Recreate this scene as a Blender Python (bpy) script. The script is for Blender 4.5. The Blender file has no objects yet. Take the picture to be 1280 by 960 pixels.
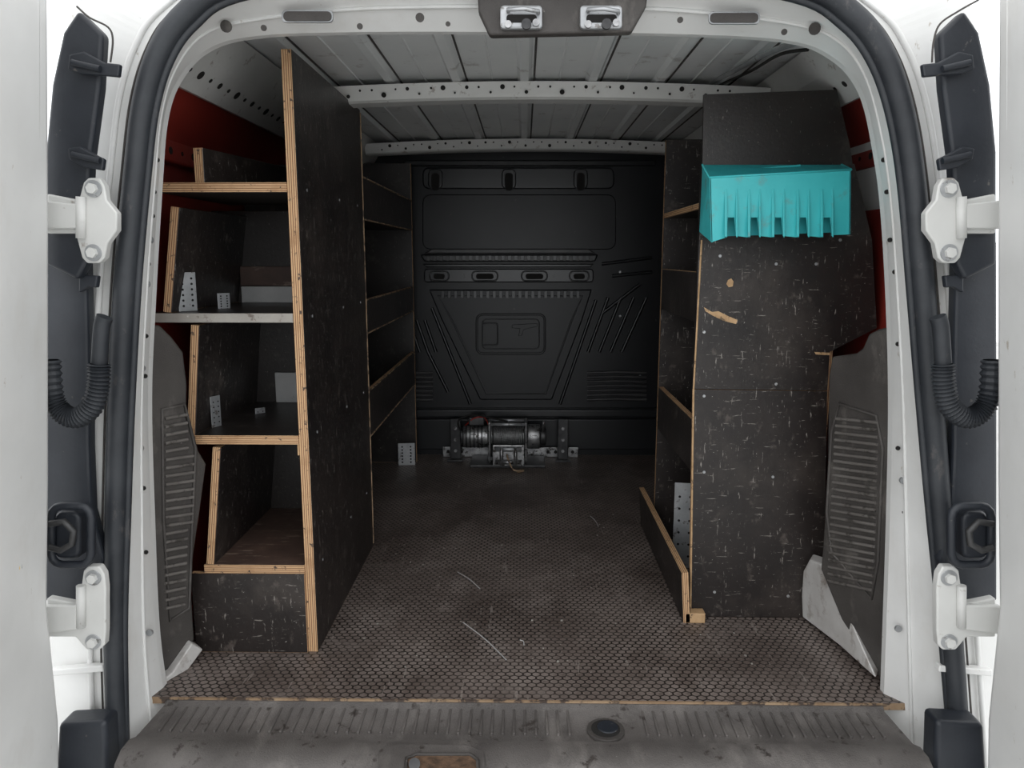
import bpy, math, random, bmesh
from mathutils import Vector, Matrix, Euler
random.seed(4)
S=bpy.context.scene
F=960.0; PITCH=math.atan(160/960); YAW=math.atan(0.015625*math.cos(PITCH)); H=1.055
ROT=Euler((math.pi/2-PITCH,0,YAW)).to_matrix()
CAM=Vector((0,0,H))
def ray(px,py): return ROT@Vector(((px-640)/F,(480-py)/F,-1))
def P(px,py,Y):
    d=ray(px,py); return CAM+d*(Y/d.y)
def PZ(px,py,Z=0.0):
    d=ray(px,py); return CAM+d*((Z-H)/d.z)
# ---------------- materials
def new(name):
    m=bpy.data.materials.new(name); m.use_nodes=True
    nt=m.node_tree; b=nt.nodes['Principled BSDF']; return m,nt,b
def c4(c): return (c[0],c[1],c[2],1)
def noise(nt,vec,scale,detail=5,stretch=None,rough=.6):
    n=nt.nodes.new('ShaderNodeTexNoise'); n.inputs['Scale'].default_value=scale; n.inputs['Detail'].default_value=detail
    n.inputs['Roughness'].default_value=rough
    if stretch:
        mp=nt.nodes.new('ShaderNodeMapping'); mp.inputs['Scale'].default_value=stretch[:3]
        if len(stretch)>3: mp.inputs['Rotation'].default_value=(stretch[3],stretch[3],stretch[3])
        nt.links.new(vec,mp.inputs['Vector']); vec=mp.outputs[0]
    nt.links.new(vec,n.inputs['Vector']); return n.outputs['Fac']
def ramp(nt,fac,a,b,c1,c2):
    r=nt.nodes.new('ShaderNodeValToRGB'); e=r.color_ramp.elements
    e[0].position=a; e[1].position=b; e[0].color=c4(c1); e[1].color=c4(c2)
    nt.links.new(fac,r.inputs[0]); return r.outputs[0]
def mix(nt,fac,a,b):
    m=nt.nodes.new('ShaderNodeMix'); m.data_type='RGBA'
    nt.links.new(fac,m.inputs[0]); nt.links.new(a,m.inputs[6])
    if isinstance(b,tuple): m.inputs[7].default_value=c4(b)
    else: nt.links.new(b,m.inputs[7])
    return m.outputs[2]
def mat(name,c1,c2=None,scale=4,rough=.5,metal=0,bump=0,bscale=120,spots=(),spec=None):
    m,nt,b=new(name); c2=c2 or c1
    g=nt.nodes.new('ShaderNodeNewGeometry'); vec=g.outputs['Position']
    col=ramp(nt,noise(nt,vec,scale),.35,.68,c1,c2)
    for sp in spots:
        colr,thr,sc=sp[:3]; st=sp[3] if len(sp)>3 else None; so_=sp[4] if len(sp)>4 else .06; mxv=sp[5] if len(sp)>5 else 1
        f=ramp(nt,noise(nt,vec,sc,6,st,.65),thr,thr+so_,(0,0,0),(mxv,mxv,mxv))
        col=mix(nt,f,col,colr)
    nt.links.new(col,b.inputs['Base Color'])
    b.inputs['Roughness'].default_value=rough; b.inputs['Metallic'].default_value=metal
    if spec is not None: b.inputs['Specular IOR Level'].default_value=spec
    if bump:
        bp=nt.nodes.new('ShaderNodeBump'); bp.inputs['Strength'].default_value=bump; bp.inputs['Distance'].default_value=.003
        nt.links.new(noise(nt,vec,bscale),bp.inputs['Height']); nt.links.new(bp.outputs[0],b.inputs['Normal'])
    return m
def edge_mat(axis):
    m,nt,b=new('ply_edge_'+axis)
    tc=nt.nodes.new('ShaderNodeTexCoord'); sx=nt.nodes.new('ShaderNodeSeparateXYZ'); nt.links.new(tc.outputs['Object'],sx.inputs[0])
    g=nt.nodes.new('ShaderNodeNewGeometry')
    n=noise(nt,g.outputs['Position'],25,4)
    ma=nt.nodes.new('ShaderNodeMath'); ma.operation='MULTIPLY_ADD'; nt.links.new(sx.outputs[axis],ma.inputs[0]); ma.inputs[1].default_value=2*math.pi/.0055
    nt.links.new(n,ma.inputs[2])
    s=nt.nodes.new('ShaderNodeMath'); s.operation='SINE'; nt.links.new(ma.outputs[0],s.inputs[0])
    mr=nt.nodes.new('ShaderNodeMath'); mr.operation='MULTIPLY_ADD'; nt.links.new(s.outputs[0],mr.inputs[0]); mr.inputs[1].default_value=.5; mr.inputs[2].default_value=.5
    col=ramp(nt,mr.outputs[0],.12,.5,(.20,.09,.042),(.62,.40,.22))
    f=ramp(nt,noise(nt,g.outputs['Position'],14,6),.52,.72,(0,0,0),(.8,.8,.8))
    col=mix(nt,f,col,(.32,.17,.08))
    f=ramp(nt,noise(nt,g.outputs['Position'],60,6),.60,.66,(0,0,0),(1,1,1))
    col=mix(nt,f,col,(.09,.06,.045))
    nt.links.new(col,b.inputs['Base Color']); b.inputs['Roughness'].default_value=.75
    return m
EDGE={a:edge_mat(a) for a in 'XYZ'}
PLY=mat('ply_film_face',(.011,.0085,.008),(.026,.020,.018),3,.40,bump=.25,bscale=60,spots=[
  ((.070,.057,.049),.50,5,(1,1,1),.30,.7),
  ((.12,.10,.088),.585,22,(1,1,.8),.12,.7),
  ((.30,.275,.25),.635,60,(2.2,2.2,.35,.25),.04,.85),
  ((.28,.255,.23),.64,45,(.5,2,4,-.5),.04,.8),
  ((.50,.48,.45),.68,120,(1,1,1),.04)])
PLYD=mat('ply_film_dark',(.011,.009,.008),(.024,.019,.017),3,.4,bump=.2,spots=[((.08,.07,.06),.57,18,(1,1,1),.2,.7),((.2,.18,.16),.65,60,(3,1,1,.5),.05,.8),((.4,.38,.35),.69,110)])
WHITE=mat('white_paint',(.70,.70,.685),(.79,.79,.775),3,.32,spots=[((.56,.53,.48),.55,5,(1,1,.5),.3,.6),((.42,.37,.31),.67,32,(1,1,.6),.05,.8),((.2,.14,.09),.72,65)])
GREYP=mat('primer_grey_paint',(.58,.58,.56),(.68,.68,.66),4,.42,spots=[((.36,.33,.30),.62,22),((.15,.11,.09),.70,50)])
ROOF=mat('roof_steel',(.74,.76,.76),(.84,.86,.85),3,.3,spots=[((.55,.54,.52),.60,10)])
RUBBER=mat('seal_rubber',(.018,.021,.026),(.036,.040,.046),8,.5,bump=.15,spots=[((.11,.10,.095),.62,26,(1,1,.5),.12,.7)])
BLACKP=mat('black_plastic',(.012,.015,.021),(.026,.030,.038),6,.45,bump=.15,spots=[((.12,.11,.10),.66,35)])
TRIM=mat('grey_trim_plastic',(.045,.040,.037),(.075,.068,.063),6,.6,bump=.5,bscale=300,spots=[((.17,.155,.14),.56,14,(1,1,.5),.18,.8),((.3,.28,.26),.69,70)])
SILL=mat('sill_plastic',(.080,.072,.068),(.135,.123,.116),7,.6,bump=.6,bscale=260,spots=[((.24,.22,.205),.52,9,(1,.4,1),.24,.8),((.04,.032,.028),.60,24),((.38,.35,.32),.70,90)])
RIBM=mat('vent_rib_plastic',(.11,.10,.092),(.16,.148,.137),9,.6,spots=[((.05,.045,.04),.56,30)])
RED=mat('red_wall',(.22,.022,.016),(.32,.035,.024),3,.45,bump=.1)
BULK=mat('bulkhead_paint',(.006,.0065,.008),(.012,.013,.015),3,.36,spec=.35,spots=[((.09,.085,.08),.69,30),((.3,.3,.3),.735,90)])
BULKR=mat('bulkhead_emboss',(.012,.013,.014),(.018,.019,.021),3,.28,spec=.5)
LOUV=mat('louvre_dark_grey',(.03,.03,.032),(.06,.058,.056),9,.4)  # dark grey, raised above the bulkhead paint so the louvres show
GALV=mat('galvanised_steel',(.36,.37,.38),(.50,.51,.52),20,.42,.6,spots=[((.20,.19,.18),.58,40)])
STEEL=mat('winch_steel',(.22,.22,.225),(.50,.50,.50),30,.34,.8,spots=[((.06,.055,.05),.55,40)])
DARKM=mat('dark_metal',(.03,.03,.032),(.07,.07,.07),20,.4,.5)
HOLE=mat('hole_dark',(.012,.011,.01),rough=.9)  # near-black colour stands in for the shade inside holes; black cables share it
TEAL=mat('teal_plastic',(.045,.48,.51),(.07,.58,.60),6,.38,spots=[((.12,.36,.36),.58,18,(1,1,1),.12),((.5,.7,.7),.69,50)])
TEALD=mat('teal_plastic_inner_shade',(.02,.33,.36),(.03,.40,.42),6,.45)  # darker copy of the bin teal; shade inside the bin put into the colour
PALE=mat('pale_board',(.32,.30,.27),(.42,.40,.36),8,.6,spots=[((.16,.13,.11),.60,30),((.60,.58,.55),.63,60)])
PLATE=mat('light_grey_plate',(.40,.40,.40),(.50,.50,.49),8,.5,spots=[((.2,.18,.16),.66,40)])
BROWNB=mat('brown_board',(.055,.033,.026),(.10,.06,.045),8,.6,spots=[((.24,.18,.14),.57,24,(.4,3,1),.1)])
WOOD=mat('raw_wood',(.42,.26,.13),(.6,.4,.22),30,.7,spots=[((.15,.1,.06),.58,40)])
DWOOD=mat('worn_edge_wood',(.26,.17,.10),(.42,.30,.19),18,.75,spots=[((.07,.05,.04),.50,22)])
RUST=mat('rust',(.06,.036,.022),(.17,.10,.06),40,.85,bump=.8)
YEL=mat('yellow_plastic',(.85,.55,.02),rough=.3)
CONC=mat('concrete_ground',(.48,.48,.47),(.60,.60,.59),3,.9,bump=.4)
ROPE=mat('wire_rope',(.22,.22,.22),(.40,.40,.40),60,.5,.7)
REDW=mat('red_wire',(.4,.03,.02),rough=.4)
# floor hex material
FLOOR,nt,b=new('hex_mesh_ply_floor'); L=nt.links.new
g=nt.nodes.new('ShaderNodeNewGeometry'); pos=g.outputs['Position']
def vm(op,a,b_=None,c_=None):
    n=nt.nodes.new('ShaderNodeVectorMath'); n.operation=op
    for i,v in enumerate((a,b_,c_)):
        if v is None: continue
        if isinstance(v,(tuple,list)): n.inputs[i].default_value=v
        else: L(v,n.inputs[i])
    return n
def mm(op,a,b_=0.0):
    n=nt.nodes.new('ShaderNodeMath'); n.operation=op
    for i,v in enumerate((a,b_)):
        if isinstance(v,(int,float)): n.inputs[i].default_value=v
        else: L(v,n.inputs[i])
    return n.outputs[0]
p=vm('MULTIPLY',pos,(45,52,0)).outputs[0]
rr=(1,1.7320508,1); hh=(.5,.8660254,0)
a=vm('SUBTRACT',vm('WRAP',p,rr,(0,0,0)).outputs[0],hh).outputs[0]
b2=vm('SUBTRACT',vm('WRAP',vm('SUBTRACT',p,hh).outputs[0],rr,(0,0,0)).outputs[0],hh).outputs[0]
a=vm('MULTIPLY',a,(1,1,0)).outputs[0]; b2=vm('MULTIPLY',b2,(1,1,0)).outputs[0]
la=vm('LENGTH',a).outputs['Value']; lb=vm('LENGTH',b2).outputs['Value']
sel=mm('LESS_THAN',la,lb)
mx=nt.nodes.new('ShaderNodeMix'); mx.data_type='VECTOR'; L(sel,mx.inputs[0]); L(b2,mx.inputs[4]); L(a,mx.inputs[5])
gg=vm('ABSOLUTE',mx.outputs[1]).outputs[0]
d1=vm('DOT_PRODUCT',gg,(.5,.8660254,0)).outputs['Value']; sx=nt.nodes.new('ShaderNodeSeparateXYZ'); L(gg,sx.inputs[0])
ed=mm('MAXIMUM',d1,sx.outputs[0])
line=ramp(nt,ed,.38,.43,(0,0,0),(1,1,1))
cell=ramp(nt,noise(nt,pos,2.6,7),.36,.62,(.105,.080,.069),(.215,.178,.158))
f=ramp(nt,noise(nt,pos,7,8,(1,.5,1)),.50,.75,(0,0,0),(.75,.75,.75)); cell=mix(nt,f,cell,(.32,.275,.25))
f=ramp(nt,noise(nt,pos,35,6),.54,.68,(0,0,0),(.6,.6,.6)); cell=mix(nt,f,cell,(.07,.053,.046))
lc=ramp(nt,noise(nt,pos,4,5),.4,.62,(.016,.012,.010),(.050,.039,.034))
col=mix(nt,line,cell,lc)
f=ramp(nt,noise(nt,pos,9,6),.58,.72,(0,0,0),(.65,.65,.65)); col=mix(nt,f,col,(.20,.168,.15))
f=ramp(nt,noise(nt,pos,90,3),.68,.72,(0,0,0),(1,1,1)); col=mix(nt,f,col,(.40,.36,.32))
f=ramp(nt,noise(nt,pos,14,6,(5,.5,1,.5)),.65,.68,(0,0,0),(.5,.5,.5)); col=mix(nt,f,col,(.33,.29,.26))
L(col,b.inputs['Base Color']); b.inputs['Roughness'].default_value=.5
bp=nt.nodes.new('ShaderNodeBump'); bp.inputs['Strength'].default_value=.6; bp.inputs['Distance'].default_value=.0015
L(line,bp.inputs['Height']); L(bp.outputs[0],b.inputs['Normal'])
# ---------------- geometry helpers
def link(o,parent=None):
    S.collection.objects.link(o)
    if parent: o.parent=parent
    return o
def empty(name):
    e=bpy.data.objects.new(name,None); e.empty_display_size=.1; S.collection.objects.link(e); return e
def mesh(name,vs,fs,mats,parent=None,smooth=False,idx=None,bevel=0,seg=2):
    me=bpy.data.meshes.new(name); me.from_pydata([tuple(v) for v in vs],[],fs)
    if not isinstance(mats,(list,tuple)): mats=[mats]
    for m in mats: me.materials.append(m)
    if idx:
        for p_,i in zip(me.polygons,idx): p_.material_index=i
    if smooth:
        for p_ in me.polygons: p_.use_smooth=True
    me.update()
    bm=bmesh.new(); bm.from_mesh(me); bmesh.ops.recalc_face_normals(bm,faces=bm.faces); bm.to_mesh(me); bm.free()
    o=bpy.data.objects.new(name,me); link(o,parent)
    if bevel:
        md=o.modifiers.new('bev','BEVEL'); md.width=bevel; md.segments=seg; md.limit_method='ANGLE'; md.angle_limit=math.radians(40)
        if seg>2: 
            for p_ in me.polygons: p_.use_smooth=True
            md.harden_normals=True
    return o
BF=[(0,3,2,1),(4,5,6,7),(0,1,5,4),(1,2,6,5),(2,3,7,6),(3,0,4,7)]
def boxv(x0,x1,y0,y1,z0,z1): return [(x0,y0,z0),(x1,y0,z0),(x1,y1,z0),(x0,y1,z0),(x0,y0,z1),(x1,y0,z1),(x1,y1,z1),(x0,y1,z1)]
def box(name,x0,x1,y0,y1,z0,z1,m,parent=None,bevel=0,rot=None,seg=2):
    c=Vector(((x0+x1)/2,(y0+y1)/2,(z0+z1)/2))
    o=mesh(name,[Vector(v)-c for v in boxv(x0,x1,y0,y1,z0,z1)],BF,m,parent,bevel=bevel,seg=seg)
    o.location=c
    if rot: o.rotation_euler=rot
    return o
def boxes(name,lst,m,parent=None,bevel=0):
    vs=[];fs=[]
    for bx in lst:
        n=len(vs); vs+=boxv(*bx); fs+=[tuple(i+n for i in f) for f in BF]
    return mesh(name,vs,fs,m,parent,bevel=bevel)
def board(name,x0,x1,y0,y1,z0,z1,ax,parent,face=None,edge=None,rot=None):
    face=face or PLY
    e=edge or EDGE[ax]
    idx={'Z':[0,0,1,1,1,1],'Y':[1,1,0,1,0,1],'X':[1,1,1,0,1,0]}[ax]
    c=Vector(((x0+x1)/2,(y0+y1)/2,(z0+z1)/2))
    o=mesh(name,[Vector(v)-c for v in boxv(x0,x1,y0,y1,z0,z1)],BF,[face,e],parent,idx=idx,bevel=.0012,seg=1)
    o.location=c
    if rot: o.rotation_euler=rot
    return o
def slab(name,pts,off,mats,parent=None,bevel=0,seg=2):
    n=len(pts); off=Vector(off); vs=[Vector(q) for q in pts]+[Vector(q)+off for q in pts]
    fs=[tuple(range(n)),tuple(range(2*n-1,n-1,-1))]+[(i,(i+1)%n,(i+1)%n+n,i+n) for i in range(n)]
    idx=[0,0]+[1]*n if isinstance(mats,(list,tuple)) else None
    return mesh(name,vs,fs,mats,parent,idx=idx,bevel=bevel,seg=seg)
def pslab(name,px,Y,th,mats,parent=None,bevel=0,seg=2):
    return slab(name,[P(a,b,Y) for a,b in px],(0,th,0),mats,parent,bevel,seg)
def tube(name,lines,r,m,parent=None,cyc=False,res=3):
    cu=bpy.data.curves.new(name,'CURVE'); cu.dimensions='3D'; cu.bevel_depth=r; cu.bevel_resolution=res; cu.use_fill_caps=True
    for l in lines:
        s=cu.splines.new('POLY'); s.points.add(len(l)-1)
        for i,q in enumerate(l): s.points[i].co=(q[0],q[1],q[2],1)
        s.use_cyclic_u=cyc
    cu.materials.append(m); o=bpy.data.objects.new(name,cu); return link(o,parent)
def cyl(name,p0,p1,r,m,parent=None,r2=None,seg=24,bevel=0):
    p0=Vector(p0);p1=Vector(p1); r2=r if r2 is None else r2; d=(p1-p0).normalized()
    u=d.orthogonal().normalized(); w=d.cross(u); vs=[];
    for c,ra in((p0,r),(p1,r2)):
        for i in range(seg):
            a_=2*math.pi*i/seg; vs.append(c+u*math.cos(a_)*ra+w*math.sin(a_)*ra)
    fs=[tuple(range(seg)),tuple(range(2*seg-1,seg-1,-1))]+[(i,(i+1)%seg,(i+1)%seg+seg,i+seg) for i in range(seg)]
    o=mesh(name,vs,fs,m,parent,bevel=bevel)
    for q in o.data.polygons:
        if len(q.vertices)==4 and seg>8: q.use_smooth=True
    return o
def discs(name,cs,nrm,r,m,parent,th=.002,seg=14):
    vs=[];fs=[]; nrm=Vector(nrm).normalized(); u=nrm.orthogonal().normalized(); w=nrm.cross(u)
    for c in cs:
        if isinstance(c,tuple): c,rr_=c
        else: rr_=r
        n=len(vs)
        for k in (0,1):
            for i in range(seg):
                a_=2*math.pi*i/seg; vs.append(c+nrm*th*k+u*math.cos(a_)*rr_+w*math.sin(a_)*rr_)
        fs+=[tuple(n+i for i in range(seg)),tuple(n+seg+i for i in range(seg))]+[(n+i,n+(i+1)%seg,n+(i+1)%seg+seg,n+i+seg) for i in range(seg)]
    return mesh(name,vs,fs,m,parent)
def catmull(pts,n=8):
    pts=[Vector(q) for q in pts]; out=[]
    for i in range(len(pts)-1):
        p0=pts[max(i-1,0)];p1=pts[i];p2=pts[i+1];p3=pts[min(i+2,len(pts)-1)]
        for k in range(n):
            t=k/n; out.append(.5*((2*p1)+(p2-p0)*t+(2*p0-5*p1+4*p2-p3)*t*t+(3*p1-p0-3*p2+p3)*t**3))
    out.append(pts[-1]); return out
def loft(name,loops,m,parent=None,cyc=False,smooth=True):
    n=len(loops[0]); vs=[v for l in loops for v in l]; fs=[]
    for j in range(len(loops)-1):
        for i in range(n if cyc else n-1):
            k=(i+1)%n; fs.append((j*n+i,j*n+k,(j+1)*n+k,(j+1)*n+i))
    return mesh(name,vs,fs,m,parent,smooth=smooth)
def corrugated(name,pts,r,m,parent):
    c=catmull(pts,12); loops=[]
    N=Vector((0,1,0))
    for i,q in enumerate(c):
        t=(c[min(i+1,len(c)-1)]-c[max(i-1,0)]).normalized(); u=N; w=t.cross(u).normalized()
        ra=r*(1 if i%2 else .78)
        loops.append([q+(u*math.cos(a_*math.pi/9)+w*math.sin(a_*math.pi/9))*ra for a_ in range(18)])
    return loft(name,loops,m,parent,cyc=True,smooth=False)
# ---------------- shell
XL,XR=-.965,.995; Y0,Y1=1.70,4.02; ZC=1.60
fl=mesh('floor',boxv(XL,XR,Y0,Y1,-.018,0),BF,[FLOOR,DWOOD],idx=[0,0,1,0,0,0])
sc=[]
for a_,b_ in [((572,715),(600,736)),((579,778),(633,825)),((738,645),(748,658)),((650,800),(655,806))]:
    q0,q1=PZ(*a_,.001),PZ(*b_,.001); sc.append(catmull([q0,(q0+q1)/2+Vector((.004,.006,0)),q1],4))
tube('floor_scratches',sc,.0014,PLATE,fl)
q=[]
for i in range(70):
    c=Vector((random.uniform(-.5,.75),random.uniform(1.75,3.2),.0)); s_=random.uniform(.001,.0033)
    q.append((c.x-s_,c.x+s_,c.y-s_*1.4,c.y+s_,0,.0012))
boxes('floor_crumbs',q,PALE,fl)
def wall(name,X,sg):
    prof=[(X,-.02),(X,1.30),(X-sg*.04,1.38),(X-sg*.15,1.55),(X-sg*.20,ZC)]
    l0=[Vector((a_,1.79,z)) for a_,z in prof]; l1=[Vector((a_,Y1,z)) for a_,z in prof]
    w=loft(name,[l0,l1],RED,smooth=False)
    pr=[(X-sg*.10,1.47),(X-sg*.14,1.455),(X-sg*.21,1.525),(X-sg*.25,1.595)]
    loft('cant_rail',[[Vector((a_,1.80,z)) for a_,z in pr],[Vector((a_,Y1-.01,z)) for a_,z in pr]],GREYP,w,smooth=False)
    hs=[]
    A=Vector((pr[1][0],0,pr[1][1]));B=Vector((pr[2][0],0,pr[2][1])); nn=Vector((-(B.z-A.z)*sg,0,-abs(B.x-A.x))).normalized()
    for i in range(34):
        y=1.9+i*.06
        hs.append((A.lerp(B,.5)+Vector((0,y,0)),[.006,.012,.006,.009][i%4]))
    discs('rail_holes',hs,nn,.008,HOLE,w,.0015)
    box('upper_side_rail',min(X-sg*.03,X),max(X-sg*.03,X),1.85,Y1-.02,1.30,1.36,RED,w,.006)
    discs('slots',[(Vector((X-sg*.03,1.95+i*.07,1.33)),[.01,.006][i%2]) for i in range(28)],(-sg,0,0),.008,HOLE,w,.0015)
    box('side_pillar',min(X-sg*.03,X),max(X-sg*.03,X),3.25,3.35,.0,1.3,RED,w,.008)
    return w
wl=wall('wall_left',XL,-1); wr=wall('wall_right',XR,1)
tube('roof_cable',[catmull([P(1010,62,1.86),P(975,68,1.95),P(940,88,2.2),P(905,104,2.5),P(880,116,2.7)],6)],.004,HOLE,wr)
tube('roof_conduit',[catmull([P(1000,52,1.86),P(960,66,2.0),P(915,90,2.35),P(880,108,2.7)],6)],.007,GALV,wr)
prof=[]
xs=[-.63,-.42,-.21,0,.21,.42,.63]
prof.append((XL+.18,ZC))
for xc in xs:
    prof+=[(xc-.022,ZC),(xc-.012,ZC-.012),(xc+.012,ZC-.012),(xc+.022,ZC)]
prof.append((XR-.18,ZC))
ce=loft('ceiling',[[Vector((a_,y,z)) for a_,z in prof] for y in (1.76,Y1)],ROOF,smooth=False)
tube('swage_dark_line',[[Vector((xc+.030,1.78,ZC-.001)),Vector((xc+.030,Y1,ZC-.001))] for xc in xs],.003,TRIM,ce)  # thin dark line along one side of each swage
tube('swage_highlight_seam',[[Vector((xc-.10,1.78,ZC)),Vector((xc-.10,Y1,ZC))] for xc in xs],.0035,ROOF,ce)
def bow(name,y,w,z0):
    n=24; l=[[],[],[],[],[],[]]
    for i in range(n+1):
        t=i/n; X=-.74+t*1.50; dz=-.022*(2*t-1)**2
        for k,(dy,zz) in enumerate([(-w/2-.02,ZC-.012),(-w/2,z0),(-w/2+.012,z0-.006),(w/2-.012,z0-.006),(w/2,z0),(w/2+.02,ZC-.012)]):
            l[k].append(Vector((X,y+dy,zz+dz)))
    o=loft(name,l,GREYP,smooth=False)
    hs=[]
    for i in range(36):
        X=-.66+i*.037; t=(X+.74)/1.5; dz=-.022*(2*t-1)**2
        hs.append((Vector((X,y-w/2-.0125,(ZC-.012+z0)/2+dz+(.007 if i%3 else -.009))),[.0035,.0075,.003,.0055,.0035][i%5]))
    discs('bow_holes',hs,(0,-1,-.45),.007,HOLE,o,.003)
    return o
bow('roof_bow',2.56,.09,1.546); bow('roof_bow',3.74,.09,1.548)
# ---------------- bulkhead
bk=empty('wall_bulkhead')
box('panel',XL,XR,Y1,Y1+.02,-.02,ZC,BULK,bk)
YB=Y1-.001
def ring(name,px,r=.004,Y=YB,m=BULKR,par=bk): return tube(name,[[P(a_,b_,Y) for a_,b_ in px]],r,m,par,cyc=True)
def rrect(x0,y0,x1,y1,r=6):
    out=[]
    for cx,cy,a0 in ((x1-r,y1-r,0),(x0+r,y1-r,90),(x0+r,y0+r,180),(x1-r,y0+r,270)):
        for k in range(4):
            a_=math.radians(a0+k*30); out.append((cx+r*math.cos(a_),cy+r*math.sin(a_)))
    return out
pslab('top_beam',[(505,200),(820,200),(820,207),(505,207)],Y1-.05,.05,BULKR,bk,.006)
pslab('upper_pressing',rrect(528,209,768,236,8),Y1-.018,.018,BULKR,bk,.008,3)
for cx in (544,636,726):
    pslab('pressed_loop',rrect(cx-9,211,cx+9,236,6),Y1-.034,.02,BULKR,bk,.006,3)
    pslab('pressed_loop_hollow',rrect(cx-5,216,cx+5,238,4),Y1-.0355,.002,HOLE,bk)
pslab('window_blank',rrect(528,243,770,312,10),Y1-.01,.01,BULK,bk,.008,3)
pslab('ledge',[(525,318),(748,318),(744,327),(530,327)],Y1-.05,.05,BULKR,bk,.008,3)
pslab('ledge_shelf',[(540,311),(735,311),(745,317),(530,317)],Y1-.03,.03,LOUV,bk,.006,3)
pslab('ledge_lower',[(528,330),(742,330),(738,334),(533,334)],Y1-.03,.03,BULKR,bk,.004)
pslab('slot_bar',rrect(530,336,742,353,4),Y1-.025,.025,BULKR,bk,.006,3)
for cx,w in((549,12),(606,16),(668,16),(724,12)):
    ring('slot_rim',rrect(cx-w,339,cx+w,351,5),.004,Y1-.027,DARKM)
    pslab('slot',rrect(cx-w+5,342,cx+w-5,349,3),Y1-.0275,.002,HOLE,bk)
discs('bar_buttons',[P(c,345,Y1-.027) for c in(578,636,695)],(0,-1,0),.012,BULKR,bk,.006)
pslab('trapezoid_pressing',[(536,362),(740,362),(728,400),(690,500),(600,500),(552,400)],Y1-.014,.014,BULK,bk,.012,3)
ring('trap_rim',[(548,370),(728,370),(714,402),(682,492),(608,492),(566,402)],.005,Y1-.015)
boxes('trap_notches',[(P(552+k*8,367,Y1).x,P(556+k*8,367,Y1).x,Y1-.021,Y1-.013,P(0,372,Y1).z,P(0,363,Y1).z) for k in range(22)],BULKR,bk,.001)
boxes('ledge_notches',[(P(535+k*8,322,Y1).x,P(539+k*8,322,Y1).x,Y1-.057,Y1-.04,P(640,326,Y1).z,P(640,320,Y1).z) for k in range(26)],LOUV,bk,.001)
ring('hatch_rim',rrect(596,393,681,442,7),.006,Y1-.017); ring('hatch_inner',rrect(603,399,674,436,5),.003,Y1-.016)
ring('hatch_latch',rrect(603,404,622,431,3),.004,Y1-.016)
pslab('hatch_handle',[(640,406),(672,404),(672,408),(655,412),(652,420),(648,420),(650,411),(640,410)],Y1-.019,.005,BULK,bk,.002)
rib=[]
for k in range(4): rib.append([P(735+k*14,440,Y1-.004),P(760+k*16,372,Y1-.004)])
for k in range(3): rib.append([P(545-k*10,440,Y1-.004),P(531-k*10,400,Y1-.004)])
for (a_,b_,c_,d_) in [(700,505,745,375),(690,440,722,372),(588,505,540,385),(752,330,815,322),(765,345,815,340),(752,392,800,355),(560,490,535,440)]:
    rib.append([P(a_,b_,Y1-.004),P(c_,d_,Y1-.004)])
tube('diagonal_ribs',rib,.009,BULKR,bk)
lv=[]
for k in range(7):
    y=466+k*5.6
    lv.append([P(734,y,Y1-.006),P(770,y-1,Y1-.006),P(808,y,Y1-.006)]); lv.append([P(520,y,Y1-.006),P(541,y,Y1-.006)])
tube('louvres',lv,.008,LOUV,bk)
pslab('lower_rail',[(500,512),(830,512),(830,522),(500,522)],Y1-.06,.06,BULKR,bk,.008,3)
pslab('kick_panel',[(500,524),(830,524),(830,562),(500,562)],Y1-.03,.03,BULKR,bk,.006,3)
discs('bulkhead_bolts',[P(a_,b_,Y1-.0) for a_,b_ in [(597,379),(683,379),(620,452),(650,452),(640,470),(775,340),(775,395),(545,300),(760,300),(800,470)]],(0,-1,0),.006,GALV,bk,.006)
# ---------------- left shelving unit
LU=empty('plywood_shelving_unit'); T=.024; YA=1.92;YM=2.69;YE=3.87; YBK=2.38
XA=-.575; XO=-.553
board('aisle_side_panel',XA-.004,XO,YA,YM,0,1.54,'X',LU)
def zz(py,Y): return P(640,py,Y).z
def shelfL(nm,pxl,pxr,py,face=None,edge=None,yb=YBK):
    xl=P(pxl,py,YA).x; z=zz(py,YA); board(nm,xl,XA-.004,YA-.004,yb,z-T/2,z+T/2,'Z',LU,face or PLYD,edge)
    return z
s1=shelfL('shelf_top',198,366,234); s2=shelfL('shelf_upper',186,377,398,None,PALE); s3=shelfL('shelf_mid',228,380,551); s4=shelfL('shelf_low',256,388,713,BROWNB)
def divL(nm,t,b,Ya=YA,Yb=YBK,th=.022):
    A=P(*t,Ya);B=P(*b,Ya); A.y=B.y=0; d=A-B; c=(A+B)/2; L_=d.length-.002
    ang=math.atan2(d.x,d.z)
    board(nm,c.x-th/2,c.x+th/2,Ya,Yb,c.z-L_/2,c.z+L_/2,'X',LU,PLY,None,(0,ang,0))
divL('outer_side_upper',(219,258 ),(209,391)); divL('outer_side_mid',(244,406),(239,544)); divL('outer_side_low',(271,559),(263,706))
board('kick_board',P(240,722,YA).x,XA-.004,YA-.006,YA+.012,0,s4-T/2,'Y',LU,PLY)
board('back_board',XL+.01,XA-.004,YBK,YBK+.018,0,1.19,'Y',LU,PLYD)
A=P(268,206,YA+.01)
board('top_divider',A.x-.013,A.x+.013,YA+.005,2.35,s1+T/2,P(268,184,YA).z,'X',LU,PLY,None,(0,0,-.18))
box('corner_block',P(372,562,YA).x,XA-.004,YA-.002,YA+.03,P(372,569,YA).z,s3-T/2,WOOD,LU,.001)
yp=YBK-.012
box('grey_plate_upper',P(302,375,yp).x,XA-.008,yp,yp+.01,s2+T/2,P(0,358,yp).z,PLATE,LU,.002)
box('brown_backing',P(300,345,yp).x,XA-.02,yp,yp+.008,P(0,357,yp).z,P(0,333,yp).z,BROWNB,LU,.002)
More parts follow.
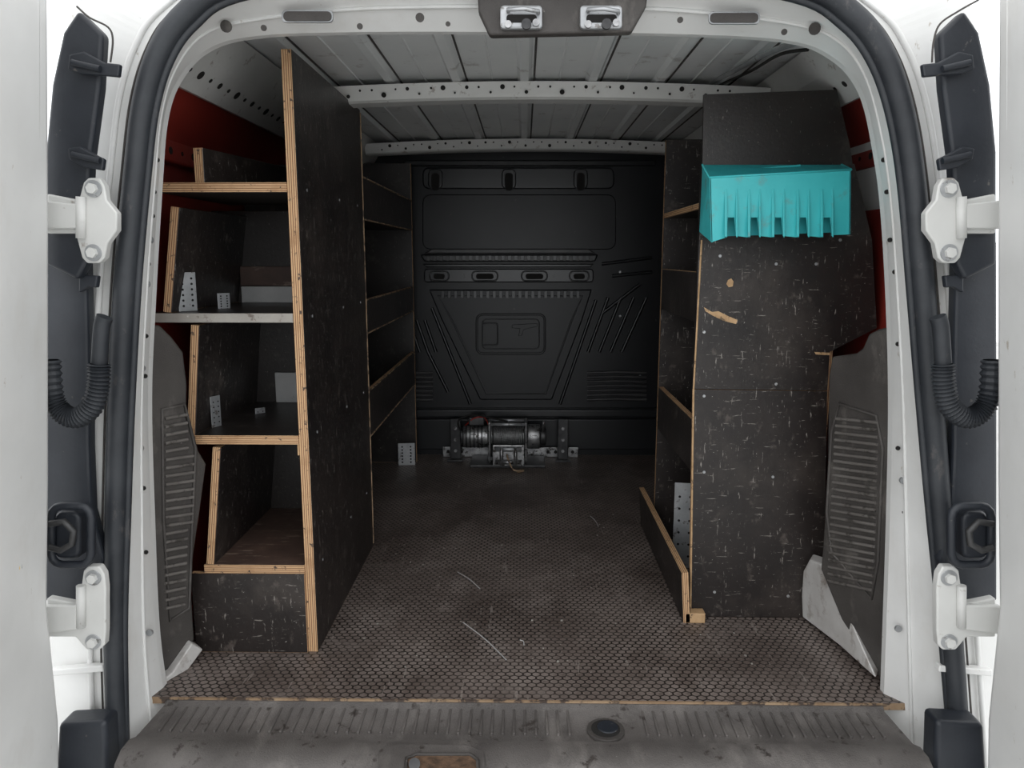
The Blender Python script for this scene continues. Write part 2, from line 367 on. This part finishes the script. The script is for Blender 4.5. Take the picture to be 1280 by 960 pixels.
box('grey_plate_mid',P(345,500,yp).x,XA-.008,yp,yp+.01,s3+T/2,P(0,465,yp).z,PLATE,LU,.002)
board('end_panel',XL+.01,XO,YE-.02,YE,0,1.50,'Y',LU,PLYD)
board('rear_bay_end',XL+.01,XA-.006,YM-.02,YM-.001,0,1.36,'Y',LU,PLYD)
for i,(zb,zt) in enumerate([(1.18,1.322),(.785,.903),(.413,.578)]):
    board('bay_lip',XO-.018,XO,YM+.002,YE-.021,zb,zt,'X',LU)
    board('bay_shelf',XL+.01,XO-.019,YM+.002,YE-.021,zb,zb+.018,'Z',LU,PLYD)
board('bay_wall_back',XL+.012,XL+.03,YM+.002,YE-.021,0,1.25,'X',LU,PLYD)
tube('lip_worn_edges',[[Vector((XO+.0005,YM+.004,z)),Vector((XO+.0005,YE-.022,z))] for z in (1.322,1.18,.903,.785,.578,.413)]+[[Vector((XO,YM+.001,.01)),Vector((XO,YM+.001,1.53))]],.0028,DWOOD,LU)
box('batten',P(297,690,2.2).x,P(303,690,2.2).x,2.18,2.2,s4+T/2,s4+.05,RED,LU)
discs('screws',[Vector((XO+.0005,y,z)) for y in (2.0,2.35,2.6) for z in (.23,.59,.9,1.22)],(1,0,0),.004,GALV,LU,.0012)
# ---------------- right shelving unit
RU=empty('plywood_shelving_unit'); YR=2.137; YRE=2.77; XI=.492
pslab('front_panel_low',[(862,770),(1003,772),(1030,705),(1034,489),(867,487)],YR,.018,[PLY,EDGE['Y']],RU)
pslab('front_panel_mid',[(867,486),(1034,488),(1037,440),(1096,410),(1090,300),(1068,205),(877,207)],YR,.018,[PLY,PLYD],RU)
pslab('front_panel_top',[(878,209),(1066,207),(1062,180),(1046,112),(880,118)],YR-.012,.012,[PLYD,PLYD],RU)
discs('screws',[P(a_,b_,YR) for a_,b_ in [(880,590),(966,596),(880,495),(970,480),(900,320),(970,330),(1020,330),(893,740),(985,745),(880,415),(1050,300)]],(0,-1,0),.004,GALV,RU,.002)
pslab('chipped_patch',[(880,384),(890,390),(898,389),(910,395),(922,400),(920,405),(908,402),(900,399),(890,394),(882,389)],YR-.001,.0012,WOOD,RU)
pslab('chipped_patch',[(910,350),(914,348),(917,352),(916,358),(911,359),(908,355)],YR-.001,.0012,WOOD,RU)
pslab('chipped_edge',[(1018,440),(1038,441),(1037,444),(1020,443)],YR-.001,.0012,WOOD,RU)
tube('cut_edge',[[P(867,486,YR-.001),P(863,768,YR-.001)],[P(877,300,YR-.001),P(867,486,YR-.001)]],.0026,WOOD,RU)
XW=.90
board('end_panel',XI,XW-.03,YRE,YRE+.02,0,1.453,'Y',RU)
for zb,zt in [(.43,.585),(.868,1.01)]:
    board('bay_lip',XI,XI+.018,YR+.0185,YRE-.001,zb,zt,'X',RU)
for zb in (.432,.87,1.185): board('bay_shelf',XI+.0185 if zb<1.1 else XI,XW-.03,YR+.0185,YRE-.001,zb,zb+.018,'Z',RU,PLYD)
board('bay_wall_back',XW-.048,XW-.032,YR+.0185,YRE-.001,0,1.25,'X',RU,PLYD)
board('floor_lip',.462,.482,2.10,2.93,.0,.155,'X',RU,None,None,(0,-.07,0))
box('lip_block',.472,.53,2.10,2.135,0,.03,WOOD,RU,.002)
# ---------------- brackets
def bracket(name,loc,w,h,d,rotz=0,tilt=0,m=GALV):
    e=empty(name); t=.003
    box('upright_plate',-w/2,w/2,0,t,0,h,m,e,.001); box('foot_plate',-w/2,w/2,t,d,0,t,m,e,.001)
    hs=[Vector((x,-.0003,z)) for x in (-w*.25,w*.25) for z in [h*(.14+.14*k) for k in range(6)]]
    discs('punched_holes',hs,(0,-1,0),min(w*.06,.0045),HOLE,e,.0006)
    e.location=loc; e.rotation_euler=(tilt,0,rotz); return e
bracket('angle_bracket',P(236,391,1.98)+Vector((0,0,.004)),.05,.10,.04,.9)
bracket('angle_bracket',P(281,392,2.1)+Vector((0,0,.006)),.035,.05,.03,.8)
bracket('angle_bracket',P(272,543,2.02)+Vector((0,0,.006)),.035,.10,.03,1.2)
bracket('angle_bracket',P(327,543,2.2)+Vector((0,0,.010)),.03,.07,.03,.7)
bracket('angle_bracket',PZ(511,577,.0)+Vector((0,-.07,.0)),.085,.115,.04,.1)
bracket('angle_bracket',Vector((.545,2.5,.002)),.07,.30,.05,-.15)
# ---------------- teal bin
TB=empty('plastic_storage_bin'); YT=1.99; YTB=2.118
out=[(887,222),(1064,212),(1063,293),(1041,294)]
for cx in (1034,1004,973,943,914):
    out+=[(cx+6,295),(cx+4,272),(cx-4,272),(cx-6,297)]
out+=[(889,303)]
pslab('ribbed_front',out,YT,.006,TEAL,TB,.002)
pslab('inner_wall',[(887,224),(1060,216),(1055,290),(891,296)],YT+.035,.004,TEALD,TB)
for cx in (1034,1004,973,943,914):
    for dx,w_ in ((-8,.006),(8,-.004)):
        a0=P(cx+dx,236,YT);a1=P(cx+dx,297,YT);a2=P(cx+dx,296,YT-.022)
        slab('gusset',[a0,a1,a2],(w_,0,0),TEAL,TB,.0008)
A=[P(887,222,YT),P(889,303,YT),P(874,290,YTB-.03),P(878,207,YTB-.005)]
slab('left_side',A,(.004,0,0),TEAL,TB,.001)
A=[P(1064,212,YT),P(1063,293,YT),P(1056,285,YTB-.03),P(1052,207,YTB-.005)]
slab('right_side',A,(-.004,0,0),TEAL,TB,.001)
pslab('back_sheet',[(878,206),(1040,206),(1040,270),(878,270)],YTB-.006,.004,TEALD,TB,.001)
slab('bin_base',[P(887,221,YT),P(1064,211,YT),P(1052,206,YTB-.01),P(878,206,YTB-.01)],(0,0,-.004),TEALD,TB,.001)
tube('rim',[[P(878,206,YTB-.01),P(887,222,YT),P(1064,212,YT),P(1052,206,YTB-.01)],[P(905,215,YT+.06),P(1000,207,YT+.1)]],.003,TEAL,TB)
# ---------------- van body
VB=empty('van_body')
sealpx=[(152,985),(146,800),(148,650),(152,500),(160,350),(172,220),(183,130),(203,65),(235,20),(290,-15),(450,-42),(640,-48),(830,-42),(1000,-15),(1062,20),(1098,65),(1122,130),(1138,220),(1150,350),(1162,500),(1174,650),(1187,800),(1200,985)]
innpx=[(212,905),(196,800),(189,650),(185,500),(190,375),(198,235),(205,150),(222,100),(258,62),(320,45),(450,40),(640,40),(830,42),(980,50),(1042,72),(1078,115),(1096,190),(1106,270),(1113,400),(1115,520),(1112,660),(1108,780),(1104,890)]
outpx=[(66,985),(66,800),(66,650),(66,500),(66,350),(74,220),(90,100),(98,20),(110,-40),(240,-90),(450,-110),(640,-115),(830,-110),(1050,-90),(1190,-40),(1215,20),(1225,100),(1235,220),(1243,350),(1246,500),(1248,650),(1250,800),(1252,985)]
YS=1.60
seal=catmull([P(a_,b_,YS) for a_,b_ in sealpx],6)
mid=catmull([P(a_+(16 if a_<640 else -16)*(0 if 290<a_<1000 else 1),b_+(16 if 280<a_<1010 else 0),YS+.03) for a_,b_ in sealpx],6)
inn=catmull([P(a_,b_,1.74) for a_,b_ in innpx],6)
outl=catmull([P(a_,b_,YS+.03) for a_,b_ in outpx],6)
C=Vector((0,1.80,.75))
inn2=[q+Vector((0,.02,0)) for q in inn]
inn3=[Vector((C.x+(q.x-C.x)*1.3,1.80,C.z+(q.z-C.z)*1.3)) for q in inn]
loft('door_aperture_frame',[seal,mid,inn],WHITE,VB)
loft('door_aperture_flange',[inn,inn2,inn3],WHITE,VB,smooth=False)
loft('outer_jamb',[seal,outl],WHITE,VB,smooth=False)
loft('outer_skin',[outl,[Vector((q.x*1.04,2.2,q.z+.03)) for q in outl],[Vector((q.x*1.04,4.6,q.z+.03)) for q in outl]],WHITE,VB)
fold=catmull([P(a_+(-34 if a_<640 else 34)*(0 if 240<a_<1050 else 1),b_-(30 if 240<a_<1050 else 8),YS+.005) for a_,b_ in sealpx],6)
tube('jamb_fold',[fold],.006,WHITE,VB)
fold=catmull([P(a_+(-20 if a_<640 else 20)*(0 if 240<a_<1050 else 1),b_-(18 if 240<a_<1050 else 5),YS-.0) for a_,b_ in sealpx],6)
tube('gutter_line',[fold],.0022,TRIM,VB)
fl2=[a_.lerp(b_,.55)+Vector((0,-.004,0)) for a_,b_ in zip(mid,inn)]
tube('frame_crease',[fl2],.004,WHITE,VB)
cr=[P(a_,b_,1.70) for a_,b_ in [(188,300),(184,355),(178,460),(176,560),(1127,385),(1140,470),(1128,600),(1138,690),(1122,785),(188,790)]]
discs('frame_plugs',cr,(0,-1,0),.008,GALV,VB,.006)
hs=[]
for a_,b_ in [(196,170),(197,200),(193,240),(191,270),(186,330),(183,420),(182,470),(180,610),(183,690),(1104,200),(1108,240),(1112,300),(1118,340),(1122,430),(1132,520),(1122,560),(1130,640),(1134,740)]:
    hs.append((P(a_,b_,1.70),.005))
discs('frame_holes',hs,(0,-1,0),.006,HOLE,VB,.003)
tube('jamb_wire',[catmull([P(a_,b_,1.52) for a_,b_ in [(96,8),(112,22),(135,34),(141,50),(138,78)]],6),catmull([P(1303-a_,b_,1.52) for a_,b_ in [(80,0),(105,14),(128,30),(136,52),(138,78)]],6)],.0018,TRIM,VB)
DS=tube('door_seal',[[q+Vector((0,-.012,0)) for q in seal]],.0215,RUBBER,None,res=6)
tube('seal_lip',[[q+Vector((.0,-.005,0))+(Vector((C.x,q.y,C.z))-q).normalized()*.024 for q in seal]],.008,RUBBER,DS)
for a_,b_,w,h in [(384,20,30,6),(918,22,30,6)]:
    pslab('header_slot_rim',rrect(a_-w-2,b_-h-2,a_+w+2,b_+h+2,5),1.655,.006,GALV,VB,.001)
    pslab('header_slot',rrect(a_-w,b_-h,a_+w,b_+h,5),1.652,.004,TRIM,VB)
discs('header_holes',[(P(a_,b_,1.67),r) for a_,b_,r in [(283,33,.012),(330,35,.006),(525,22,.009),(560,30,.005),(850,25,.006),(1018,36,.012),(980,40,.006),(450,33,.006)]],(0,-1,-.2),.008,TRIM,VB,.003)
# striker plate
SP=empty('door_striker_plate')
pslab('backing_plate',[(596,-20),(812,-20),(808,8),(790,40),(612,44),(598,14)],1.63,.03,TRIM,SP,.006,3)
for cx in (653,753):
    pslab('striker_base',rrect(cx-28,6,cx+25,36,5),1.615,.014,GALV,SP,.004)
    tube('striker_loop',[[P(cx-18,14,1.612),P(cx-18,12,1.60),P(cx+2,11,1.598),P(cx+20,14,1.60),P(cx+20,16,1.612)]],.004,GALV,SP)
    pslab('striker_slot',rrect(cx-20,18,cx+18,28,4),1.6135,.003,HOLE,SP)
    discs('striker_bolts',[P(cx-18,31,1.613),P(cx+17,29,1.613)],(0,-1,0),.007,STEEL,SP,.006)
    discs('bolt_head',[P(cx+5,31,1.61)],(0,-1,0),.010,DARKM,SP,.008)
def side(mx,flip):
    f=(lambda l:[(mx-a_,b_) for a_,b_ in l]) if flip else (lambda l:l)
    g_=(lambda a_:mx-a_) if flip else (lambda a_:a_)
    e=empty('black_jamb_trim')
    pslab('upper_trim',f([(97,12),(128,42),(124,110),(112,200),(107,330),(96,350),(56,330),(56,190),(64,105),(78,40)]),1.53,.03,BLACKP,e,.008,3)
    pslab('lower_trim',f([(56,300),(107,300),(110,420),(111,560),(114,640),(130,700),(118,735),(100,752),(56,752)]),1.57,.03,BLACKP,e,.006)
    for y0 in (78,193):
        pslab('clip_arm',f([(86,y0-10),(104,y0-14),(130,y0),(150,y0+2),(148,y0+18),(128,y0+16),(100,y0+14),(84,y0+8)] if y0<100 else [(84,y0-8),(100,y0-10),(122,y0+2),(130,y0+6),(128,y0+20),(104,y0+16),(86,y0+6)]),1.505,.012,BLACKP,e,.003)
        tube('clip_rib',[[P(g_(90),y0,1.5),P(g_(125),y0+8,1.5)]],.006,BLACKP,e)
    pslab('clip_small',f([(98,343),(122,345),(120,360),(112,358),(98,366)]),1.55,.015,BLACKP,e,.003)
    pslab('bottom_bumper_corner',f([(72,905),(132,902),(136,1010),(66,1010)]),1.52,.06,BLACKP,e,.012,3)
    pslab('lower_jamb_step',f([(62,838),(128,832),(130,840),(62,846)]),1.585,.02,WHITE,e,.003,3)
    for top in (0,1):
        h=empty('door_hinge'); dy=0 if top==0 else 486; Yh=1.515
        s=1 if top==0 else .98
        poly=[(58,242),(98,250),(104,228),(110,222),(124,222),(130,232),(133,250),(146,266),(146,288),(134,304),(131,322),(124,329),(108,329),(102,322),(94,292),(58,292)]
        poly=[(a_,222+(b_-222)*s+dy) for a_,b_ in poly]
        if top==1: poly=[(min(a_,132),b_) for a_,b_ in poly]; poly=[(a_, b_+ (20 if a_<100 else 0)) for a_,b_ in poly]
        if top==1: poly=[q for i,q in enumerate(poly) if i==0 or q!=poly[i-1]]
        pslab('hinge_leaf',f(poly),Yh,.02,GREYP,h,.004,3)
        pslab('hinge_arm',f([(50,250+dy+(22 if top else 0)),(96,255+dy+(16 if top else 0)),(96,286+dy+(16 if top else 0)),(50,286+dy+(22 if top else 0))]),Yh-.012,.014,GREYP,h,.004,3)
        cyl('hinge_knuckle',P(g_(101),246+dy,Yh-.006),P(g_(101),298+dy,Yh-.006),.009,GREYP,h)
        for by in (236,316):
            c=P(g_(117),by+dy,Yh)
            cyl('bolt_washer',c+Vector((0,.004,0)),c+Vector((0,-.003,0)),.0165,GALV,h)
            cyl('bolt_head',c,c+Vector((0,-.011,0)),.0105,GREYP,h,seg=6)
    k=empty('door_check_catch')
    tube('catch_frame',[[P(g_(a_),b_,1.50) for a_,b_ in rrect(64,632,114,706,14)]],.0085,BLACKP,k,cyc=True)
    pslab('catch_body',f(rrect(66,640,100,700,10)),1.505,.05,BLACKP,k,.01,3)
    tube('catch_hook',[[P(g_(a_),b_,1.48) for a_,b_ in [(62,655),(80,652),(92,664),(90,680),(76,688),(62,684)]]],.007,DARKM,k)
    w=empty('wiring_conduit')
    corrugated('corrugated_sleeve',[P(g_(a_),b_,1.49) for a_,b_ in [(124,455),(123,480),(116,507),(97,522),(78,516),(66,495),(62,450)]],.0215,RUBBER,w)
    tube('sleeve_boot',[catmull([P(g_(a_),b_,1.50) for a_,b_ in [(131,396),(127,410),(124,455)]],5)],.0155,RUBBER,w)
side(0,False); side(1303,True)
def door(flip):
    e=empty('van_rear_door'); mx=1308
    f=(lambda a_:mx-a_) if flip else (lambda a_:a_)
    D=lambda a_,b_,o=0:P(f(a_),b_,1.45+(a_-60)/210*.4-o)
    sg=1 if flip else -1
    slab('door_shell',[D(60,-80),D(62,300),D(62,600),D(60,760),D(74,900),D(76,1040),D(-200,1040),D(-200,-80)],(sg*.06,.05,0),WHITE,e,.012,3)
    slab('inner_pressing',[D(44,-80,.012),D(46,300,.012),D(46,600,.012),D(42,760,.012),D(50,900,.012),D(52,1040,.012),D(-200,1040,.012),D(-200,-80,.012)],(0,.014,0),WHITE,e,.008,3)
    if not flip:
        c=D(6,710,.012); r=empty('round_reflector')
        cyl('reflector_rim',c,c+Vector((.006,-.006,0)),.026,DARKM,r); cyl('reflector_lens',c+Vector((.005,-.005,0)),c+Vector((.010,-.011,0)),.022,YEL,r,bevel=.002)
        c=D(0,287,.012); cyl('door_plug',c,c+Vector((.005,-.005,0)),.008,HOLE,e)
door(False); door(True)
# ---------------- sill / bumper
SI=empty('rear_sill_cover')
pr=[(1.697,-.03),(1.697,-.004),(1.690,-.004),(1.685,-.012),(1.57,-.018),(1.545,-.008),(1.515,-.012),(1.49,-.03),(1.475,-.07),(1.46,-.14),(1.45,-.45)]
def xe(y,s): 
    w=.862+ (1.70-min(y,1.7))*.10; 
    return (-w if s<0 else w-.005)
ls=[]
for t in [i/30 for i in range(31)]:
    ls.append([Vector((xe(y,-1)*(1-t)+xe(y,1)*t,y-(.03*(1-(2*t-1)**2) if y<1.53 else 0),z)) for y,z in pr])
loft('sill_body',ls,SILL,SI)
boxes('sill_ribs',[(x_-.003,x_+.003,1.585,1.678,-.022,-.0110) for x_ in [-.83+i*.0253 for i in range(66)] if not (.12<x_<.28)],SILL,SI,.0015)
c=PZ(757,913,-.014)
cyl('drain_rim',c+Vector((0,0,-.01)),c+Vector((0,0,.004)),.043,TRIM,SI,bevel=.002); cyl('drain_cup',c,c+Vector((0,0,.0055)),.033,HOLE,SI); cyl('drain_bung',c+Vector((.005,.004,0)),c+Vector((.005,.004,.008)),.024,BLACKP,SI,bevel=.002)
slab('latch_surround',[PZ(470,985,.0),PZ(474,934,.0),PZ(500,928,.0),PZ(588,930,.0),PZ(606,938,.0),PZ(608,985,.0)],(0,0,-.03),SILL,SI,.006,3)
slab('latch_recess',[PZ(505,985,.002),PZ(508,948,.002),PZ(520,943,.002),PZ(588,943,.002),PZ(597,950,.002),PZ(599,985,.002)],(0,0,-.004),RUST,SI,.001)
tube('latch_recess_rim',[[PZ(505,985,.003),PZ(508,948,.003),PZ(520,943,.003),PZ(588,943,.003),PZ(597,950,.003),PZ(599,985,.003)]],.004,TRIM,SI)
cyl('latch_bolt',PZ(518,955,.0),PZ(518,955,.012),.012,DARKM,SI)
box('sill_edge_strip',-.855,.845,1.6945,1.7,-.02,.0005,DWOOD,SI)
# ---------------- side trims
LT=empty('wheel_arch_trim_panel')
fl_=lambda a_,b_:P(a_,b_,1.755+(a_-185)/70*.14)
poly=[(184,405),(200,407),(215,422),(229,440),(234,480),(233,520),(246,560),(258,580),(250,640),(238,720),(243,800),(222,835),(198,853),(190,700),(184,550)]
slab('panel',[fl_(*q) for q in poly],(-.01,.012,0),TRIM,LT,.006,3)
R=[];
for k in range(24):
    y=520+k*10.3; x1=236-6*abs(k-8)/16+ (6 if 4<k<14 else 0)
    a0=fl_(206,y+3); a1=fl_(x1,y-2); off=Vector((.002,-.003,0)); R.append([a0+off,a1+off])
tube('vent_ribs',R,.0042,RIBM,LT)
tube('vent_rim',[[fl_(a_,b_)+Vector((.002,-.002,0)) for a_,b_ in [(202,512),(230,505),(244,560),(240,650),(236,760),(212,775),(204,650)]]],.004,TRIM,LT,cyc=True)
RT=empty('wheel_arch_trim_panel')
fr_=lambda a_,b_:P(a_,b_,1.755+(1115-a_)/85*.22)
poly=[(1116,408),(1098,412),(1086,418),(1078,436),(1070,442),(1040,446),(1036,470),(1034,600),(1028,690),(1026,712),(1052,775),(1102,852),(1113,600)]
slab('panel',[fr_(*q) for q in poly],(.01,.012,0),TRIM,RT,.006,3)
R=[]
for k in range(24):
    y=524+k*8.8; x0=1046-(k*.45); off=Vector((-.002,-.003,0)); x1=1098-k*.3
    R.append([fr_(x0,y-1)+off,fr_(x1,y+4+k*.3)+off])
tube('vent_ribs',R,.0042,RIBM,RT)
tube('vent_rim',[[fr_(a_,b_)+Vector((-.002,-.002,0)) for a_,b_ in [(1050,504),(1096,520),(1104,560),(1098,700),(1090,748),(1040,690),(1034,640),(1040,540)]]],.004,TRIM,RT,cyc=True)
ARCH=mat('scuffed_white_arch',(.50,.48,.46),(.66,.65,.63),6,.45,spots=[((.25,.21,.18),.52,14,(1,1,1),.15,.8),((.10,.07,.05),.64,30)])
WA=empty('wheel_arch')
q=[(1003,772),(1002,745),(1004,715),(1012,700),(1030,706),(1060,768),(1096,850),(1050,808)]
slab('arch_panel',[P(a_,b_,2.12-(a_-1003)/93*.36) for a_,b_ in q],(.03,.05,0),ARCH,WA,.006,3)
WB=empty('wheel_arch')
q=[(196,856),(215,842),(240,804),(254,812),(232,842),(206,880)]
slab('arch_panel',[P(a_,b_,1.74+(a_-196)/58*.13) for a_,b_ in q],(-.03,.03,0),ARCH,WB,.004)
# ---------------- winch
W=empty('electric_winch'); wy=3.80; cx=-.108; wz=.115
box('base_plate',cx-.19,cx+.19,3.70,3.895,.0,.012,DARKM,W,.003)
cyl('motor',(cx-.23,wy,wz),(cx-.10,wy,wz),.045,STEEL,W,bevel=.005); cyl('motor_cap',(cx-.245,wy,wz),(cx-.23,wy,wz),.036,DARKM,W,bevel=.004)
for k in range(5): cyl('motor_fin',(cx-.215+k*.02,wy,wz),(cx-.209+k*.02,wy,wz),.049,DARKM,W)
for xx in (cx-.10,cx+.085): box('end_plate',xx,xx+.014,wy-.06,wy+.06,.012,.185,STEEL,W,.006)
cyl('drum',(cx-.086,wy,wz),(cx+.085,wy,wz),.028,STEEL,W)
cyl('drum_flange',(cx-.085,wy,wz),(cx-.079,wy,wz),.052,STEEL,W); cyl('drum_flange',(cx+.076,wy,wz),(cx+.082,wy,wz),.052,STEEL,W)
hel=[]
for ly,rr_ in ((0,.032),(1,.038)):
    hel+=[Vector((cx-.074+(.148*(i/260) if ly==0 else .148*(1-i/260)),wy+math.cos(i*.42)*rr_,wz+math.sin(i*.42)*rr_)) for i in range(261)]
tube('rope_wrap',[hel],.0035,ROPE,W)
cyl('gearbox',(cx+.099,wy,wz),(cx+.165,wy,wz),.052,STEEL,W,bevel=.006); cyl('gearbox_cap',(cx+.165,wy,wz),(cx+.195,wy,wz),.038,DARKM,W,bevel=.005); cyl('clutch_lever',(cx+.18,wy-.03,wz+.03),(cx+.18,wy-.06,wz+.075),.006,STEEL,W)
for dy,dz in((-.05,.175),(.05,.175),(-.055,.03)): cyl('tie_bar',(cx-.1,wy+dy,dz),(cx+.1,wy+dy,dz),.007,GALV,W)
box('fairlead_frame',cx-.075,cx+.085,wy-.115,wy-.105,.012,.10,STEEL,W,.003)
cyl('fairlead_roller',(cx-.06,wy-.125,.085),(cx+.07,wy-.125,.085),.010,GALV,W); cyl('fairlead_roller',(cx-.06,wy-.125,.03),(cx+.07,wy-.125,.03),.010,STEEL,W)
for xx in (cx-.03,cx+.04): cyl('fairlead_roller',(xx,wy-.13,.02),(xx,wy-.13,.095),.009,STEEL,W)
box('solenoid_box',cx-.20,cx-.12,wy-.03,wy+.05,.165,.20,DARKM,W,.006)
tube('power_cable',[catmull([Vector((cx-.22,wy,.16)),Vector((cx-.17,wy-.04,.20)),Vector((cx-.12,wy-.03,.20)),Vector((cx-.10,wy-.02,.17))],8)],.0025,REDW,W)
tube('black_cable',[catmull([Vector((cx-.24,wy,.13)),Vector((cx-.25,wy-.05,.19)),Vector((cx-.18,wy-.05,.215)),Vector((cx-.08,wy-.04,.20)),Vector((cx+.0,wy-.03,.185))],8)],.004,HOLE,W)
tube('rope_tail',[catmull([Vector((cx,wy-.05,.06)),Vector((cx,wy-.14,.055)),Vector((cx+.03,wy-.17,.01)),Vector((cx+.08,wy-.17,.006)),Vector((cx+.05,wy-.20,.006))],8)],.004,DWOOD,W)
W.location=(.028,.05,0); W.scale=(1,1,1.22)
MR=empty('winch_mounting_rail')
box('mount_channel',-.43,.29,3.968,3.99,.0,.012,GALV,MR,.003); box('mount_channel_lip',-.43,.29,3.962,3.968,.0,.055,STEEL,MR,.003)
discs('rail_holes',[Vector((x_,3.962,.03)) for x_ in (-.40,-.36,-.33,.13,.17,.22,.26)],(0,-1,0),.009,HOLE,MR,.002)
for X_ in (-.355,.205):
    e=empty('floor_anchor_bracket')
    box('anchor_base',X_-.04,X_+.04,3.86,3.90,.0,.01,DARKM,e,.002); box('anchor_upright',X_-.028,X_+.028,3.90,3.912,.0,.22,DARKM,e,.004)
    discs('anchor_holes',[Vector((X_,3.90,z)) for z in (.05,.11,.17)],(0,-1,0),.008,STEEL,e,.003)
# ---------------- outside
gr=box('ground',-15,15,-15,15,-.62,-.6,CONC)
w=bpy.data.worlds.new('overcast'); S.world=w; w.use_nodes=True; nt=w.node_tree; bg=nt.nodes['Background']
tc=nt.nodes.new('ShaderNodeTexCoord'); sx=nt.nodes.new('ShaderNodeSeparateXYZ'); nt.links.new(tc.outputs['Generated'],sx.inputs[0])
r=nt.nodes.new('ShaderNodeValToRGB'); r.color_ramp.elements[0].color=(.9,.93,.96,1); r.color_ramp.elements[1].color=(1,1,1,1); nt.links.new(sx.outputs[2],r.inputs[0]); nt.links.new(r.outputs[0],bg.inputs[0])
bg.inputs[1].default_value=1.8
sl=bpy.data.lights.new('soft_sun','SUN'); sl.energy=.35; sl.angle=1.2; so=bpy.data.objects.new('soft_sun',sl); S.collection.objects.link(so); so.rotation_euler=(math.radians(62),0,math.radians(-8))
cd=bpy.data.cameras.new('camera'); cd.sensor_fit='HORIZONTAL'; cd.sensor_width=36; cd.lens=27; co=bpy.data.objects.new('camera',cd); S.collection.objects.link(co)
co.location=CAM; co.rotation_euler=(math.pi/2-PITCH,0,YAW); cd.clip_start=.02; S.camera=co
S.view_settings.view_transform='Standard'
